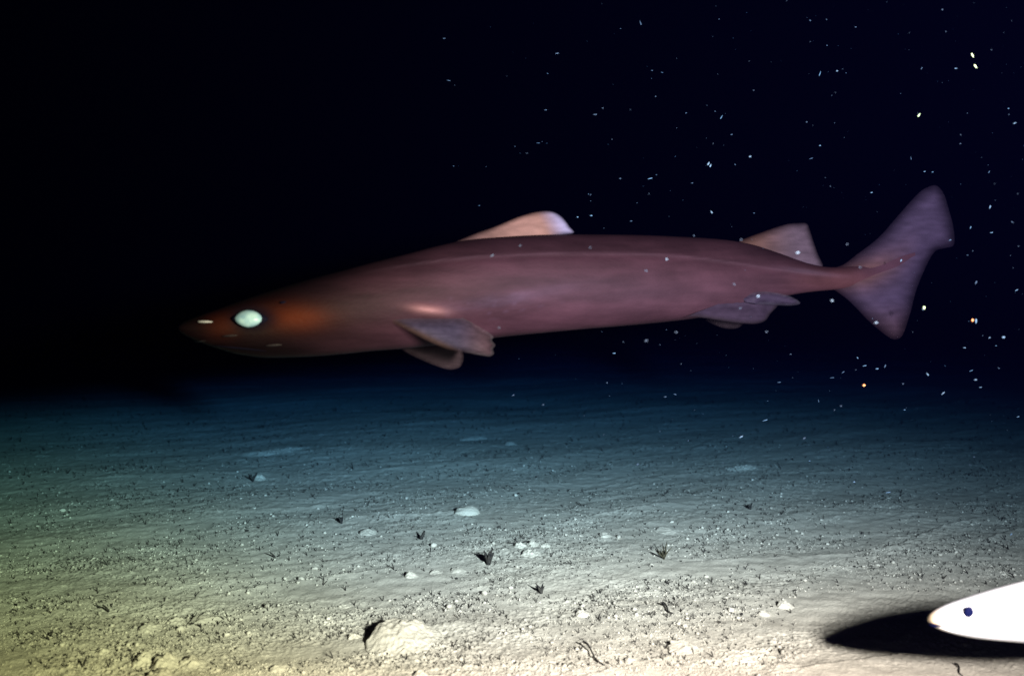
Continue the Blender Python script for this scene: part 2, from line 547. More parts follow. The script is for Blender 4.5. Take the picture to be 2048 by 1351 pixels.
    def front_dorsal(px, py, D):
        k = sstep(1085, 1132, px + (455 - py) * 0.5)[:, None]
        j = sstep(930, 1040, px)[:, None]
        n = 1 + 0.20 * noise(px / 26.0, py / 7.0, 41)[:, None]
        a = np.array([0.020, 0.0108, 0.0115]) * (1 - j) + np.array([0.056, 0.030, 0.028]) * j
        return (a * (1 - k) + np.array([0.064, 0.056, 0.096]) * k) * n

    # first and second dorsal
    fin("dorsal_fin", [(905, 486), (953, 466), (990, 453), (1033, 435), (1066, 425), (1092, 422), (1110, 425), (1126, 436), (1139, 453), (1148, 465), (1128, 469), (1108, 473)],
        [(1090, 492), (960, 500)], 0.018, 34, zero, front_dorsal, label="pale pinkish front dorsal fin with white rear tip")
    fin("dorsal_fin", [(1478, 482), (1500, 473), (1545, 457), (1575, 448), (1598, 446), (1613, 447), (1619, 458), (1627, 483), (1636, 508), (1646, 529)],
        [(1640, 545), (1560, 520), (1490, 500)], 0.014, 30, lambda px, py: 0.018 * np.sin((px - 1000) / 330.0), rear_dorsal, label="brownish rear dorsal fin near the tail", film=16.0)
    # tail fin
    fin("caudal_fin", [(1668, 536), (1690, 527), (1712, 510), (1757, 475), (1797, 430), (1836, 387), (1856, 374), (1873, 371), (1888, 388), (1898, 420), (1907, 455), (1908, 489), (1890, 496), (1870, 503), (1853, 531), (1833, 579), (1822, 621), (1808, 664), (1797, 677), (1779, 675), (1740, 644), (1712, 615), (1693, 597), (1668, 579)],
        [(1668, 560)], 0.013, 34, lambda px, py: 0.018 * np.sin((px - 1000) / 330.0) + (px - 1668) * 0.00006, tail_colour, label="broad violet grey tail fin with two lobes", film=32.0)
    def near_pectoral(px, py, D):
        lead = np.exp(-((py - (634 + (px - 762) * 0.47)) / 8.0) ** 2) * (1 - sstep(900, 960, px))
        root_ = sstep(655, 625, py)
        c_ = np.array([0.0092, 0.0074, 0.0145]) * (1 - root_)[:, None] + np.array([0.0120, 0.0072, 0.0098]) * root_[:, None]
        tipk = sstep(905, 975, px)[:, None]
        c_ = c_ * (1 - tipk) + np.array([0.0150, 0.0088, 0.0115]) * tipk
        c_ = c_ * (1 - 0.8 * lead[:, None]) + np.array([0.0210, 0.0112, 0.0080]) * 0.8 * lead[:, None]
        edge_ = (sstep(5, 0, D) * sstep(915, 960, px))[:, None]
        c_ = c_ * (1 - edge_) + np.array([0.040, 0.034, 0.040]) * edge_
        return c_ * (1 + 0.3 * noise(px / 14.0, py / 5.0, 42)[:, None])

    def pec_depth(px, py):
        base_d = np.array([surf(float(a), float(min(b, 634.0))) for a, b in zip(px, py)])
        return base_d - 0.004 + 0.016 * np.maximum(sstep(658, 630, py), sstep(815, 772, px)) - 0.030 * np.clip((py - 634) / 78.0, 0, 1) ** 1.2

    def pel_depth(px, py):
        b_ = np.array([surf(float(a), float(min(b, 606.0 + (1500 - a) * 0.12))) for a, b in zip(px, py)])
        return b_ + 0.006 * sstep(625, 600, py) - 0.022 * np.clip((py - 612) / 35.0, 0, 1)

    def clasp_depth(px, py):
        b_ = np.array([surf(float(min(a, 1540.0)), float(min(b, 588.0))) for a, b in zip(px, py)])
        return b_ - 0.004 + 0.014 * sstep(1512, 1482, px)

    # pectorals: near one hangs down and back, leaning out toward the camera; the far one shows below the belly
    fin("pectoral_fin", [(764, 637), (785, 647), (807, 657), (847, 678), (888, 696), (920, 703), (945, 707), (966, 711), (981, 712), (988, 706), (986, 697), (991, 690), (984, 680), (987, 673), (974, 662), (950, 648)],
        [(915, 630), (862, 618), (810, 612)], 0.016, 26,
        pec_depth, near_pectoral, label="near side pectoral fin folded back along the belly", film=15.0)
    fin("pectoral_fin", [(800, 696), (820, 709), (860, 727), (892, 738), (910, 738), (922, 732), (928, 716), (925, 700)],
        [(900, 680), (830, 680)], 0.010, 20,
        lambda px, py: 0.050 + 0.05 * sstep(690, 740, py), shade((0.0190, 0.0116, 0.0135), (0.0205, 0.0130, 0.0150), 12), label="far side pectoral fin showing below the belly")
    # pelvic fins
    fin("pelvic_fin", [(1370, 634), (1396, 634), (1447, 642), (1490, 647), (1514, 647), (1531, 641), (1541, 627), (1556, 611), (1560, 600)],
        [(1520, 588), (1440, 606)], 0.010, 22,
        pel_depth, shade((0.0098, 0.0064, 0.0125), (0.0150, 0.0105, 0.0160), 8), label="near side pelvic fin under the rear belly")
    fin("pelvic_fin", [(1410, 640), (1432, 651), (1452, 657), (1475, 656), (1490, 645)],
        [(1480, 625), (1430, 625)], 0.008, 16,
        lambda px, py: 0.030 + 0.02 * sstep(630, 660, py), shade((0.0090, 0.0060, 0.0085), (0.0110, 0.0075, 0.0100), 8), label="far side pelvic fin showing below the near one")
    fin("clasper", [(1480, 592), (1508, 584), (1540, 583), (1575, 590), (1597, 601), (1599, 608), (1580, 611), (1550, 610), (1520, 608)],
        [(1490, 604)], 0.014, 9,
        clasp_depth, shade((0.0105, 0.0072, 0.0150), (0.034, 0.029, 0.046), 5), label="slender pale edged clasper behind the pelvic fin")

    # eye in a dark almond rim
    def disc(name, px, py, rx, ry, rd, mat, sink, parent, pinch=0.0, tilt=0.0, smp=(28, 14)):
        nu, nv = smp
        dep = surf(px, py) + sink
        vv = []; ff = []
        for j in range(nv + 1):
            la = -math.pi / 2 + math.pi * j / nv
            for i in range(nu):
                lo_ = 2 * math.pi * i / nu
                a = math.cos(la) * math.cos(lo_); b = math.cos(la) * math.sin(lo_); d = math.sin(la)
                if pinch: b *= (1 - pinch * abs(a) ** 1.5); a *= 1 + pinch * 0.3 * (1 - abs(b))
                X_ = a * rx; Y_ = b * ry
                X_, Y_ = X_ * math.cos(tilt) - Y_ * math.sin(tilt), X_ * math.sin(tilt) + Y_ * math.cos(tilt)
                dd = (surf(px + X_, py + Y_) - surf(px, py))
                vv.append(at(np.array(px + X_), np.array(py + Y_), np.array(shark_depth(px + X_) + dep + dd - d * rd)) - org)
        for j in range(nv):
            for i in range(nu):
                ff.append((j * nu + i, j * nu + (i + 1) % nu, (j + 1) * nu + (i + 1) % nu, (j + 1) * nu + i))
        return link(name, mesh_np(name, vv, quads=ff, mat=mat), parent)

    eye = disc("eye", 497, 637, 27, 17.5, 0.009, M_EYE, -0.0005, root, 0.12)
    eye["label"] = "glowing pale green eye"
    disc("eye_rim", 500, 637, 32, 19.5, 0.004, M_DARK, 0.0, eye, 0.45, 0.02)
    disc("nostril", 410, 643, 15, 2.4, 0.004, M_GLINT, -0.002, root, 0.0, 0.02)["label"] = "white glinting nostril flap"
    for (px, py, rx, ry) in ((400, 682, 11, 1.6), (460, 671, 15, 2.2), (548, 690, 16, 2.0)):
        disc("lip_glint", px, py, rx, ry, 0.0024, M_LIP_GLINT, -0.0002, root, 0.2, -0.06)  # thin raised strips put in as faint glints on the lower head
    # mouth crease as a thin dark furrow
    mc = disc("mouth", 478, 696, 52, 1.6, 0.0016, M_DARK, 0.0010, root, 0.3, 0.10)
    disc("spiracle", 566, 604, 6, 2.6, 0.0010, M_DARK, 0.0003, root, 0.1, -0.15, (14, 8))
    return root


build_shark()


# ------------------------------------------------------------------ small pale fish
def build_fish():
    DF = 1.2; s = DF / FPX
    org = at(np.array(1950.0), np.array(1271.0), np.array(DF))
    root = bpy.data.objects.new("fish", None); COL.objects.link(root); root.location = org
    tag(root, "bright white fish entering at the right edge with dark blue eye", "fish")
    xp = [1857, 1859, 1864, 1872, 1885, 1905, 1940, 1990, 2048, 2130, 2250, 2400, 2560, 2640]
    top = [1238, 1232, 1226, 1220, 1213, 1204, 1191, 1174, 1157, 1140, 1130, 1148, 1164, 1172]
    bot = [1239, 1244, 1248, 1253, 1258, 1263, 1269, 1273, 1276, 1278, 1272, 1244, 1204, 1184]
    wid = [0.5, 9, 15, 21, 27, 34, 42, 49, 54, 56, 50, 34, 14, 3]
    xs = np.concatenate([1857 + np.linspace(0, 1, 26) ** 2 * 40, np.linspace(1898, 2640, 150)])
    T, B_, Wd = (pchip(xs, xp, v) for v in (top, bot, wid))
    NP = 64
    ph = np.linspace(0, 2 * math.pi, NP, endpoint=False)
    c, sn = np.cos(ph), np.sin(ph)
    mid = (T + B_) / 2; h = (B_ - T) / 2
    PX = np.repeat(xs[:, None], NP, 1); PY = mid[:, None] - h[:, None] * sn
    DEP = -Wd[:, None] * s * c[None, :]
    # mouth slit: a shallow crease along the jaw
    jaw = np.exp(-((PY - (1243 + (PX - 1857) * 0.14)) / 1.6) ** 2) * (PX < 1915) * (c > 0)[None, :]
    DEP = DEP + 0.003 * jaw
    turn = (xs - 1857) * -0.00006                        # the body runs a little toward the camera
    DEP = DEP + turn[:, None]
    V = at(PX.ravel(), PY.ravel() + 1.0, np.full(PX.size, DF)) + FWD * DEP.ravel()[:, None] - org
    nr = len(xs); idx = np.arange(nr * NP).reshape(nr, NP)
    q = np.stack([idx[:-1, :], idx[1:, :], np.roll(idx, -1, 1)[1:, :], np.roll(idx, -1, 1)[:-1, :]], -1).reshape(-1, 4)
    C = np.ones((PX.size, 3)) * np.array([0.72, 0.80, 0.92])
    snout = np.exp(-((PX.ravel() - 1855) / 22.0) ** 2)[:, None]
    C = C * (1 - 0.7 * snout) + np.array([0.50, 0.30, 0.06]) * 0.7 * snout
    C = C * (1 - 0.7 * jaw.ravel()[:, None])
    link("body", mesh_np("body", V, quads=q, mat=M_FISH, col=C), root)

    def ball(name, px, py, rx, ry, rd, dep, mat, parent):
        vv = []; ff = []; nu, nv = 24, 12
        for j in range(nv + 1):
            la = -math.pi / 2 + math.pi * j / nv
            for i in range(nu):
                lo_ = 2 * math.pi * i / nu
                vv.append(at(np.array(px + rx * math.cos(la) * math.cos(lo_)), np.array(py + ry * math.cos(la) * math.sin(lo_)), np.array(DF)) + FWD * (dep - rd * math.sin(la)) - org)
        for j in range(nv):
            for i in range(nu):
                ff.append((j * nu + i, j * nu + (i + 1) % nu, (j + 1) * nu + (i + 1) % nu, (j + 1) * nu + i))
        return link(name, mesh_np(name, vv, quads=ff, mat=mat), parent)

    i = int(np.argmin(np.abs(xs - 1919)))
    r = (mid[i] - 1214) / h[i]
    dep = -Wd[i] * s * math.sqrt(1 - r * r) + turn[i]
    ball("mouth", 1867, 1246, 12, 1.8, 0.008, -0.006, M_PUPIL, root)
    eye = ball("eye", 1919, 1213, 9.5, 12.5, 0.0035, dep, M_PUPIL, root)
    white = lambda px, py, D: np.ones((len(px), 3)) * np.array([0.75, 0.77, 0.84])
    for nm, edge, base in (
        ("dorsal_fin", [(2300, 1150), (2340, 1122), (2400, 1112), (2480, 1122), (2570, 1146), (2640, 1170)], [(2560, 1175), (2400, 1165), (2330, 1160)]),
        ("anal_fin", [(2300, 1258), (2380, 1275), (2480, 1250), (2580, 1215), (2640, 1182)], [(2540, 1195), (2400, 1230)]),
        ("tail_fin", [(2600, 1170), (2680, 1150), (2740, 1140), (2725, 1180), (2735, 1215), (2680, 1200), (2600, 1188)], [(2600, 1180)]),
    ):
        link(nm, fin_mesh(nm, edge, base, 0.004, 14, lambda px, py: (px - 1857) * -0.00006, white, M_FISH, lambda px: np.full(len(px), DF), org, grid=8.0), root)


build_fish()


# ------------------------------------------------------------------ lumps, tubes and twigs on the seabed
def lump_mesh(name, seed, rough=0.25, sub=3, jag=0.0):
    bm = bmesh.new(); bmesh.ops.create_icosphere(bm, subdivisions=sub, radius=1.0)
    co = np.array([v.co[:] for v in bm.verts])
    th = np.arctan2(co[:, 1], co[:, 0])
    n = noise(co[:, 0] * 1.6 + seed, co[:, 1] * 1.6 + co[:, 2] * 2.1, seed) * rough
    n += noise(co[:, 0] * 4 + seed, co[:, 1] * 4 + co[:, 2] * 5, seed + 1) * rough * 0.5
    n += noise(co[:, 0] * 9 + seed, co[:, 1] * 9 + co[:, 2] * 11, seed + 2) * (rough * 0.3 + jag)
    co = co * (1 + n)[:, None]
    for v, p in zip(bm.verts, co): v.co = p
    me = bpy.data.meshes.new(name); bm.to_mesh(me); bm.free()
    me.polygons.foreach_set("use_smooth", np.ones(len(me.polygons), bool))
    return me


def lump(name, px, py, wpx, hpx, label, cat, seed, rough=0.25, depth_ratio=0.8, jag=0.0, sub=4, mat=M_LUMP, group=None, sink=0.25, rz=0.0):
    p, t = on_ground(px, py + hpx * 0.35)
    k = t / FPX
    me = lump_mesh(name, seed, rough, sub, jag); me.materials.append(mat)
    o = link(name, me)
    rx = wpx * k * 0.5; rzz = hpx * k * 0.62
    o.scale = (rx, rx * depth_ratio, rzz)
    o.rotation_euler = (0, 0, rz)
    o.location = (p[0], p[1] + rx * depth_ratio * 0.2, p[2] + rzz * (0.62 - sink * 2))
    tag(o, label, cat, group)
    return o


LUMPS = [
    ("mud_mound", 800, 1256, 170, 78, "broad pale mud mound with jagged left lip and black shadow", "mound", 101, 0.30, 0.75, 0.03, 0.32, 0.5),
    ("mud_mound", 790, 1283, 120, 26, "low curved mud ridge at the foot of the broad jagged mound", "mound", 102, 0.25, 0.35, 0.03, 0.25, 0.45),
    ("stone", 935, 1018, 54, 24, "smooth half buried oval stone standing alone at middle distance", "stone", 103, 0.10, 0.7, 0.0, 0.38, 0.0),
    ("mud_clod", 1040, 1086, 24, 18, "pale clod, leftmost of the row of three below the oval stone", "clod", 104, 0.25, 0.8, 0.0, 0.15, 0.0),
    ("mud_clod", 1066, 1083, 20, 17, "pale clod, middle of the row of three below the oval stone", "clod", 105, 0.25, 0.8, 0.0, 0.15, 0.0),
    ("mud_clod", 1091, 1088, 20, 17, "pale clod, rightmost of the row of three below the oval stone", "clod", 106, 0.25, 0.8, 0.0, 0.15, 0.0),
    ("mud_clod", 1060, 1103, 40, 20, "wide flat clod just in front of the row of three", "clod", 107, 0.2, 0.8, 0.0, 0.2, 0.1),
    ("mud_clod", 1210, 1066, 26, 20, "pale clod with dark left side, right of the row of three", "clod", 108, 0.25, 0.8, 0.0, 0.15, 0.0),
    ("mud_clod", 822, 1145, 26, 22, "rounded clod with black hollow on its left, above the broad mound", "clod", 109, 0.25, 0.8, 0.0, 0.15, 0.0),
    ("mud_clod", 872, 1140, 28, 16, "flattened clod right of the one with the black hollow", "clod", 110, 0.3, 0.8, 0.0, 0.2, 0.0),
    ("mud_clod", 916, 1136, 32, 16, "wide low clod left of the dark spiky tuft", "clod", 111, 0.25, 0.8, 0.0, 0.2, 0.0),
    ("mud_clod", 300, 1250, 44, 24, "yellowish clod with a dark notch at lower left", "clod", 112, 0.3, 0.8, 0.01, 0.2, 0.0),
    ("mud_clod", 352, 1238, 34, 20, "rugged clod right of the yellowish notched one", "clod", 113, 0.35, 0.8, 0.02, 0.2, 0.0),
    ("mud_clod", 410, 1232, 60, 24, "long pale clod furthest right in the notched clod row", "clod", 114, 0.3, 0.7, 0.02, 0.25, 0.3),
    ("mud_clod", 290, 1312, 46, 36, "left rugged clod of the heap in the lower left corner", "clod", 115, 0.35, 0.8, 0.03, 0.15, 0.0),
    ("mud_clod", 335, 1318, 60, 50, "tallest rugged clod in the heap at lower left", "clod", 116, 0.35, 0.8, 0.03, 0.15, 0.4),
    ("mud_clod", 383, 1318, 50, 40, "right rounded clod of the heap in the lower left corner", "clod", 117, 0.3, 0.8, 0.02, 0.15, 0.0),
    ("mud_clod", 318, 1345, 54, 36, "front clod of the lower left heap, cut by the picture edge", "clod", 118, 0.35, 0.8, 0.03, 0.15, 0.0),
    ("mud_clod", 205, 1298, 24, 22, "small dark sided clod left of the lower left heap", "clod", 119, 0.35, 0.8, 0.02, 0.15, 0.0),
    ("mud_mound", 1385, 1352, 90, 36, "bright smooth mound cut off by the bottom edge", "mound", 120, 0.18, 0.8, 0.0, 0.2, 0.0),
    ("mud_mound", 1365, 1287, 90, 34, "yellowish ledge shaped mound with a dark upper left lip", "mound", 121, 0.30, 0.6, 0.03, 0.28, 0.5),
    ("mud_mound", 1490, 1302, 120, 30, "smooth bright swell left of the white fish's shadow", "mound", 122, 0.15, 0.7, 0.0, 0.30, 0.4),
    ("mud_mound", 1562, 1325, 90, 34, "smooth bright swell below the tip of the fish's shadow", "mound", 123, 0.18, 0.7, 0.0, 0.28, 0.4),
    ("mud_clod", 1264, 1316, 34, 22, "yellow tinged clod with dark left side between ledge and twig", "clod", 124, 0.3, 0.8, 0.02, 0.15, 0.0),
    ("mud_clod", 1570, 1204, 34, 24, "yellowish clod left of and above the fish's shadow tip", "clod", 125, 0.35, 0.8, 0.03, 0.2, 0.0),
    ("mud_clod", 1528, 1222, 26, 16, "small pale clod left of the yellowish one near the shadow", "clod", 126, 0.25, 0.8, 0.0, 0.2, 0.0),
    ("mud_clod", 1333, 1057, 44, 16, "low pale clod behind the branching tuft", "clod", 127, 0.2, 0.8, 0.0, 0.25, 0.0),
    ("mud_clod", 735, 1060, 34, 20, "low greenish clod in the middle left of the seabed", "clod", 128, 0.2, 0.8, 0.0, 0.25, 0.0),
    ("mud_clod", 520, 952, 22, 20, "upright pale flake in the dim seabed below the shark's head", "clod", 129, 0.3, 0.5, 0.0, 0.1, 0.0),
    ("mud_clod", 1022, 885, 24, 12, "dim low clod far off below the shark's belly", "clod", 130, 0.2, 0.8, 0.0, 0.2, 0.0),
    ("mud_mound", 945, 873, 60, 18, "dim far mound with a dark left side below the pectoral fins", "mound", 131, 0.25, 0.7, 0.0, 0.25, 0.3),
    ("mud_mound", 540, 897, 130, 22, "long dim ridge crest far off below the shark's eye", "mound", 132, 0.25, 0.5, 0.02, 0.28, 0.4),
    ("mud_mound", 1485, 930, 70, 20, "low dim mound far right of centre below the rear belly", "mound", 133, 0.2, 0.7, 0.0, 0.28, 0.3),
    ("mud_clod", 690, 1208, 30, 12, "flat clod left of the broad jagged mound", "clod", 134, 0.25, 0.8, 0.02, 0.2, 0.0),
    ("mud_clod", 707, 1267, 24, 22, "yellow tipped clod touching the broad mound's black shadow", "clod", 135, 0.35, 0.8, 0.03, 0.15, 0.0),
    ("mud_clod", 1165, 1222, 30, 20, "yellowish clod with dark flecks right of the dark plume", "clod", 136, 0.35, 0.8, 0.03, 0.2, 0.0),
    ("mud_clod", 840, 1213, 26, 14, "small clod with a dark hollow behind the broad mound's crest", "clod", 137, 0.3, 0.8, 0.02, 0.2, 0.0),
    ("mud_clod", 840, 1345, 30, 26, "pale bright clod at the bottom edge below the broad mound", "clod", 138, 0.25, 0.8, 0.02, 0.2, 0.0),
    ("mud_clod", 430, 1335, 26, 18, "yellow clod at the bottom right of the lower left heap", "clod", 139, 0.3, 0.8, 0.02, 0.2, 0.0),
    ("mud_clod", 560, 1330, 40, 22, "pale low clod at the bottom between heap and broad mound", "clod", 140, 0.28, 0.8, 0.02, 0.22, 0.0),
]
def mound(px, py, wpx, hpx, label, seed, cliff, name="mud_mound", cat="mound", n=90):
    """a swell of mud rising out of the seabed; with cliff it breaks off in a ragged lip facing away from the lamp"""
    p, t = on_ground(px, py + hpx * 0.25)
    k = t / FPX
    hw = wpx * k * 0.62; hh = (1.10 if seed == 101 else 1.0) * hpx * k * (0.62 if cliff else 0.40) * (0.62 if name == 'mud_mound' else 0.60)
    g = np.linspace(-1.15, 1.15, n)
    A, B = np.meshgrid(g, g, indexing='ij')                # A: toward the lip, B: along it
    ang = math.radians(138 + (seed * 37 % 40) - 20 if name == 'mud_clod' else 138)
    e1 = np.array([math.cos(ang), math.sin(ang)]); e2 = np.array([e1[1], -e1[0]])
    if not cliff: e1, e2 = np.array([-SA, CA]), np.array([CA, SA])
    sa_, sb_ = (hw * 0.95, hw * 0.85) if cliff else (hw * 0.55, hw)
    X = p[0] + sa_ * A * e1[0] + sb_ * B * e2[0]; Y = p[1] + sa_ * A * e1[1] + sb_ * B * e2[1]
    wob = 0.16 * noise(A * 1.7 + seed, B * 1.7, seed)
    rad = np.sqrt(A ** 2 + B ** 2) + wob
    f = np.clip(1 - rad ** 2, -0.5, 1)
    f = np.where(f > 0, f ** ((0.85 if name == 'mud_clod' else 1.35) if cliff else 1.1), f)
    if cliff:
        rag = 0.10 * noise(B * 3.5 + seed, A * 0.4, seed + 3) + 0.06 * noise(B * 9 + seed, A * 1.0, seed + 4)
        lip = (0.58 if name == 'mud_clod' else 0.42) - 0.42 * B ** 2 + rag
        drop = sstep(lip, lip + 0.07, A)
        f = f * (0.55 + 0.6 * sstep(-0.9, 0.4, A)) * (1 - drop) - 0.25 * drop
        f = np.where(f > 0, f * (1 + (0.22 if name == 'mud_clod' else 0.18) * noise(A * 2.6 + seed, B * 2.6, seed + 6) + 0.10 * noise(A * 7 + seed, B * 7, seed + 5)), f)
    Z = ground_z(X, Y) + f * hh - 0.002
    idx = np.arange(n * n).reshape(n, n)
    q = np.stack([idx[:-1, :-1], idx[1:, :-1], idx[1:, 1:], idx[:-1, 1:]], -1).reshape(-1, 4)
    V = np.stack([X.ravel(), Y.ravel(), Z.ravel()], 1) - p
    a, b_, c_ = V[q[0][0]], V[q[0][1]], V[q[0][2]]
    if np.cross(b_ - a, c_ - b_)[2] < 0: q = q[:, ::-1]
    o = link(name, mesh_np(name, V, quads=q, mat=M_SED), loc=p)
    tag(o, label, cat)


for (nm, px, py, w_, h_, lab, cat, seed, rough, dr, jag, sink, rz) in LUMPS:
    if nm == "mud_mound":
        mound(px, py, w_, h_, lab, seed, jag > 0.02)
        continue
    if nm == "mud_clod":
        mound(px, py, w_ * 1.15, h_ * 1.1, lab, seed, True, "mud_clod", "clod", 40)
        continue
    lump(nm, px, py, w_, h_, lab, cat, seed, rough, dr, jag, 4 if w_ > 50 else 3, sink=sink, rz=rz)


def tube_geo(path, rad, n=6):
    path = np.asarray(path, float); m = len(path)
    V = []; F = []
    for i in range(m):
        d = path[min(i + 1, m - 1)] - path[max(i - 1, 0)]
        d = d / (np.linalg.norm(d) + 1e-9)
        a = np.cross(d, [0.3, 1.0, 0.2]); a /= np.linalg.norm(a); b = np.cross(d, a)
        for k in range(n):
            an = 2 * math.pi * k / n
            V.append(path[i] + rad[i] * (math.cos(an) * a + math.sin(an) * b))
    for i in range(m - 1):
        for k in range(n):
            F.append((i * n + k, i * n + (k + 1) % n, (i + 1) * n + (k + 1) % n, (i + 1) * n + k))
    V.append(path[-1]); T_ = [((m - 1) * n + k, (m - 1) * n + (k + 1) % n, m * n) for k in range(n)]
    return np.array(V), F, T_


def join_geo(parts):
    V = []; Q = []; T_ = []; o = 0
    for v, q, t in parts:
        V.append(v); Q += [tuple(i + o for i in f) for f in q]; T_ += [tuple(i + o for i in f) for f in t]; o += len(v)
    return np.vstack(V), Q, T_


def stalk_path(r, height, lean):
    a = r.uniform(0, 2 * math.pi)
    t = np.linspace(-0.12, 1, 5)
    bend = lean * np.sign(t) * np.abs(t) ** 1.6
    return np.stack([bend * math.cos(a) * height, bend * math.sin(a) * height, t * height], 1)


# worm tubes and dark flecks
tube_meshes = []
for k in range(12):
    r = np.random.default_rng(200 + k)
    v, q, t = tube_geo(stalk_path(r, 1.0, r.uniform(0.1, 0.9)), np.array([1.0, 0.95, 0.9, 0.75, 0.55]) * r.uniform(0.10, 0.17), 5)
    tube_meshes.append((v, q, t))
crumbs = []
for k in range(8):
    me = lump_mesh("crumb", 260 + k, 0.45, 1)
    v = np.array([q_.co[:] for q_ in me.vertices]); f = [tuple(p_.vertices) for p_ in me.polygons]
    v[:, 2] = v[:, 2] * 0.8 + 0.3
    crumbs.append((v * 0.30, [], f))
tube_me = [mesh_np("worm_tube", v, quads=q, tris=t, mat=M_TUBE) for v, q, t in tube_meshes]


def scatter(n, seed, ylo=815, yhi=1346, clump=0.35, xlo=5, xhi=2043, power=1.0):
    r = np.random.default_rng(seed)
    out = []
    while len(out) < n:
        px = r.uniform(xlo, xhi, 4000); py = ylo + (yhi - ylo) * r.uniform(0, 1, 4000) ** power
        d = 0.6 * FPX / (py - 600); x = (px - W / 2) / FPX * d
        s_ = x * CA + d * SA; t_ = -x * SA + d * CA
        keep = noise(s_ * 2.2, t_ * 7.0, 55) + 0.6 * noise(x * 9, d * 9, 56) > r.uniform(-1.0, 1.0, 4000) * (1 - clump) + clump * 0.55
        shadow = (px > 1600) & (py > 1190)
        for a, b in zip(px[keep & ~shadow], py[keep & ~shadow]): out.append((a, b))
    return out[:n]


def ground_points(pp):
    pp = np.asarray(pp, float)
    y = 0.6 * FPX / (pp[:, 1] - 600.0); x = (pp[:, 0] - W / 2) / FPX * y
    return np.stack([x, y, ground_z(x, y)], 1)


pts = scatter(8500, 5, ylo=795, clump=0.22, power=0.9)
pts.sort(key=lambda p: -p[1])
GP = ground_points(pts)
rr = np.random.default_rng(77)
sel = set(rr.choice(3600, 300, replace=False).tolist())
rest = []
for i, p in enumerate(GP):
    hgt = rr.uniform(3.0, 7.5) * 0.001 * (1.6 if rr.uniform() > 0.93 else 1.0)
    hgt *= 1 + 0.34 * max(p[1] - 1.9, 0)
    k = int(rr.integers(0, 12)); rot = rr.uniform(0, 6.28)
    if i in sel:
        hgt *= 1.2
        o = link("worm_tube", tube_me[k]); o.location = p; o.scale = (hgt,) * 3; o.rotation_euler = (0, 0, rot)
        tag(o, "tiny dark worm tube sticking up out of the pale mud", "worm tube", "worm tubes dotted over the seabed")
    else:
        rest.append((p, hgt, k, rot))
geo = []
for p, hgt, k, rot in rest:
    if k % 3 == 0:
        v, q, t = crumbs[k % 8]
    else:
        v, q, t = tube_meshes[k]
        hgt = hgt * 0.85
    R = np.array([[math.cos(rot), -math.sin(rot), 0], [math.sin(rot), math.cos(rot), 0], [0, 0, 1]])
    geo.append((v @ R.T * hgt + p, q, t))
v, q, t = join_geo(geo)
o = link("worm_tube_bed", mesh_np("worm_tube_bed", v, quads=q, tris=t, mat=M_TUBE))
tag(o, "countless smaller dark tubes and flecks in the seabed mud", "worm tubes", kind="stuff")

# sediment pellets: 300 largest as things, tens of thousands of grains as one mass
pel_me = []
for k in range(10):
    me = lump_mesh("mud_pellet", 300 + k, 0.35, 2, 0.0); me.materials.append(M_GRAIN); pel_me.append(me)
for p in ground_points(scatter(300, 9, ylo=930, clump=0.4, power=0.8)):
    k = int(rr.integers(0, 10)); r = rr.uniform(0.0020, 0.0042) * (1.5 if rr.uniform() > 0.9 else 1)
    o = link("mud_pellet", pel_me[k]); o.location = p + np.array([0, 0, r * 0.35])
    o.scale = (r * rr.uniform(0.9, 1.5), r, r * rr.uniform(0.7, 1.1)); o.rotation_euler = (0, 0, rr.uniform(0, 6.28))
    tag(o, "small pale mud pellet lying loose on the seabed", "mud pellet", "mud pellets scattered over the seabed")


def build_grains(N=30000):
    r = np.random.default_rng(31)
    bm = bmesh.new(); bmesh.ops.create_icosphere(bm, subdivisions=1, radius=1.0)
    bm.verts.ensure_lookup_table()
    base = np.array([v.co[:] for v in bm.verts]); faces = np.array([[v.index for v in f.verts] for f in bm.faces]); bm.free()
    pts = np.array(scatter(N, 12, ylo=880, yhi=1400, clump=0.3, xlo=-150, xhi=2200, power=0.75))
    d = 0.6 * FPX / (pts[:, 1] - 600); x = (pts[:, 0] - W / 2) / FPX * d
    z = ground_z(x, d)
    rad = np.exp(r.normal(math.log(0.00078), 0.45, N)); rad = np.clip(rad, 0.0005, 0.0034)
    nv = len(base)
    jit = 1 + r.uniform(-0.25, 0.25, (N, nv, 1))
    sc = rad[:, None, None] * np.stack([r.uniform(0.9, 1.5, N), r.uniform(0.9, 1.3, N), r.uniform(0.6, 1.1, N)], 1)[:, None, :]
    V = base[None] * jit * sc + np.stack([x, d, z + rad * 0.35], 1)[:, None, :]
    F = faces[None] + (np.arange(N) * nv)[:, None, None]
    o = link("sediment_grains", mesh_np("sediment_grains", V.reshape(-1, 3), tris=F.reshape(-1, 3), mat=M_GRAIN))
    tag(o, "fine pale grains and crumbs strewn over the seabed", "sediment grains", kind="stuff")


build_grains(34000)


def tuft(name, px, py, hpx, n, spread, label, cat, seed, thick=0.07, mat=M_TUBE):
    p, t = on_ground(px, py)
    hh = hpx * t / FPX
    root = bpy.data.objects.new(name, None); COL.objects.link(root); root.location = p
    tag(root, label, cat)
    r = np.random.default_rng(seed)
    for i in range(n):
        h1 = hh * r.uniform(0.55, 1.05)
        path = stalk_path(r, h1, spread * r.uniform(0.3, 1.2))
        v, q, tt = tube_geo(path, np.array([1, 1.1, 1.0, 0.7, 0.3]) * thick * hh, 6)
        link("branch", mesh_np("branch", v, quads=q, tris=tt, mat=mat), root)
    return root


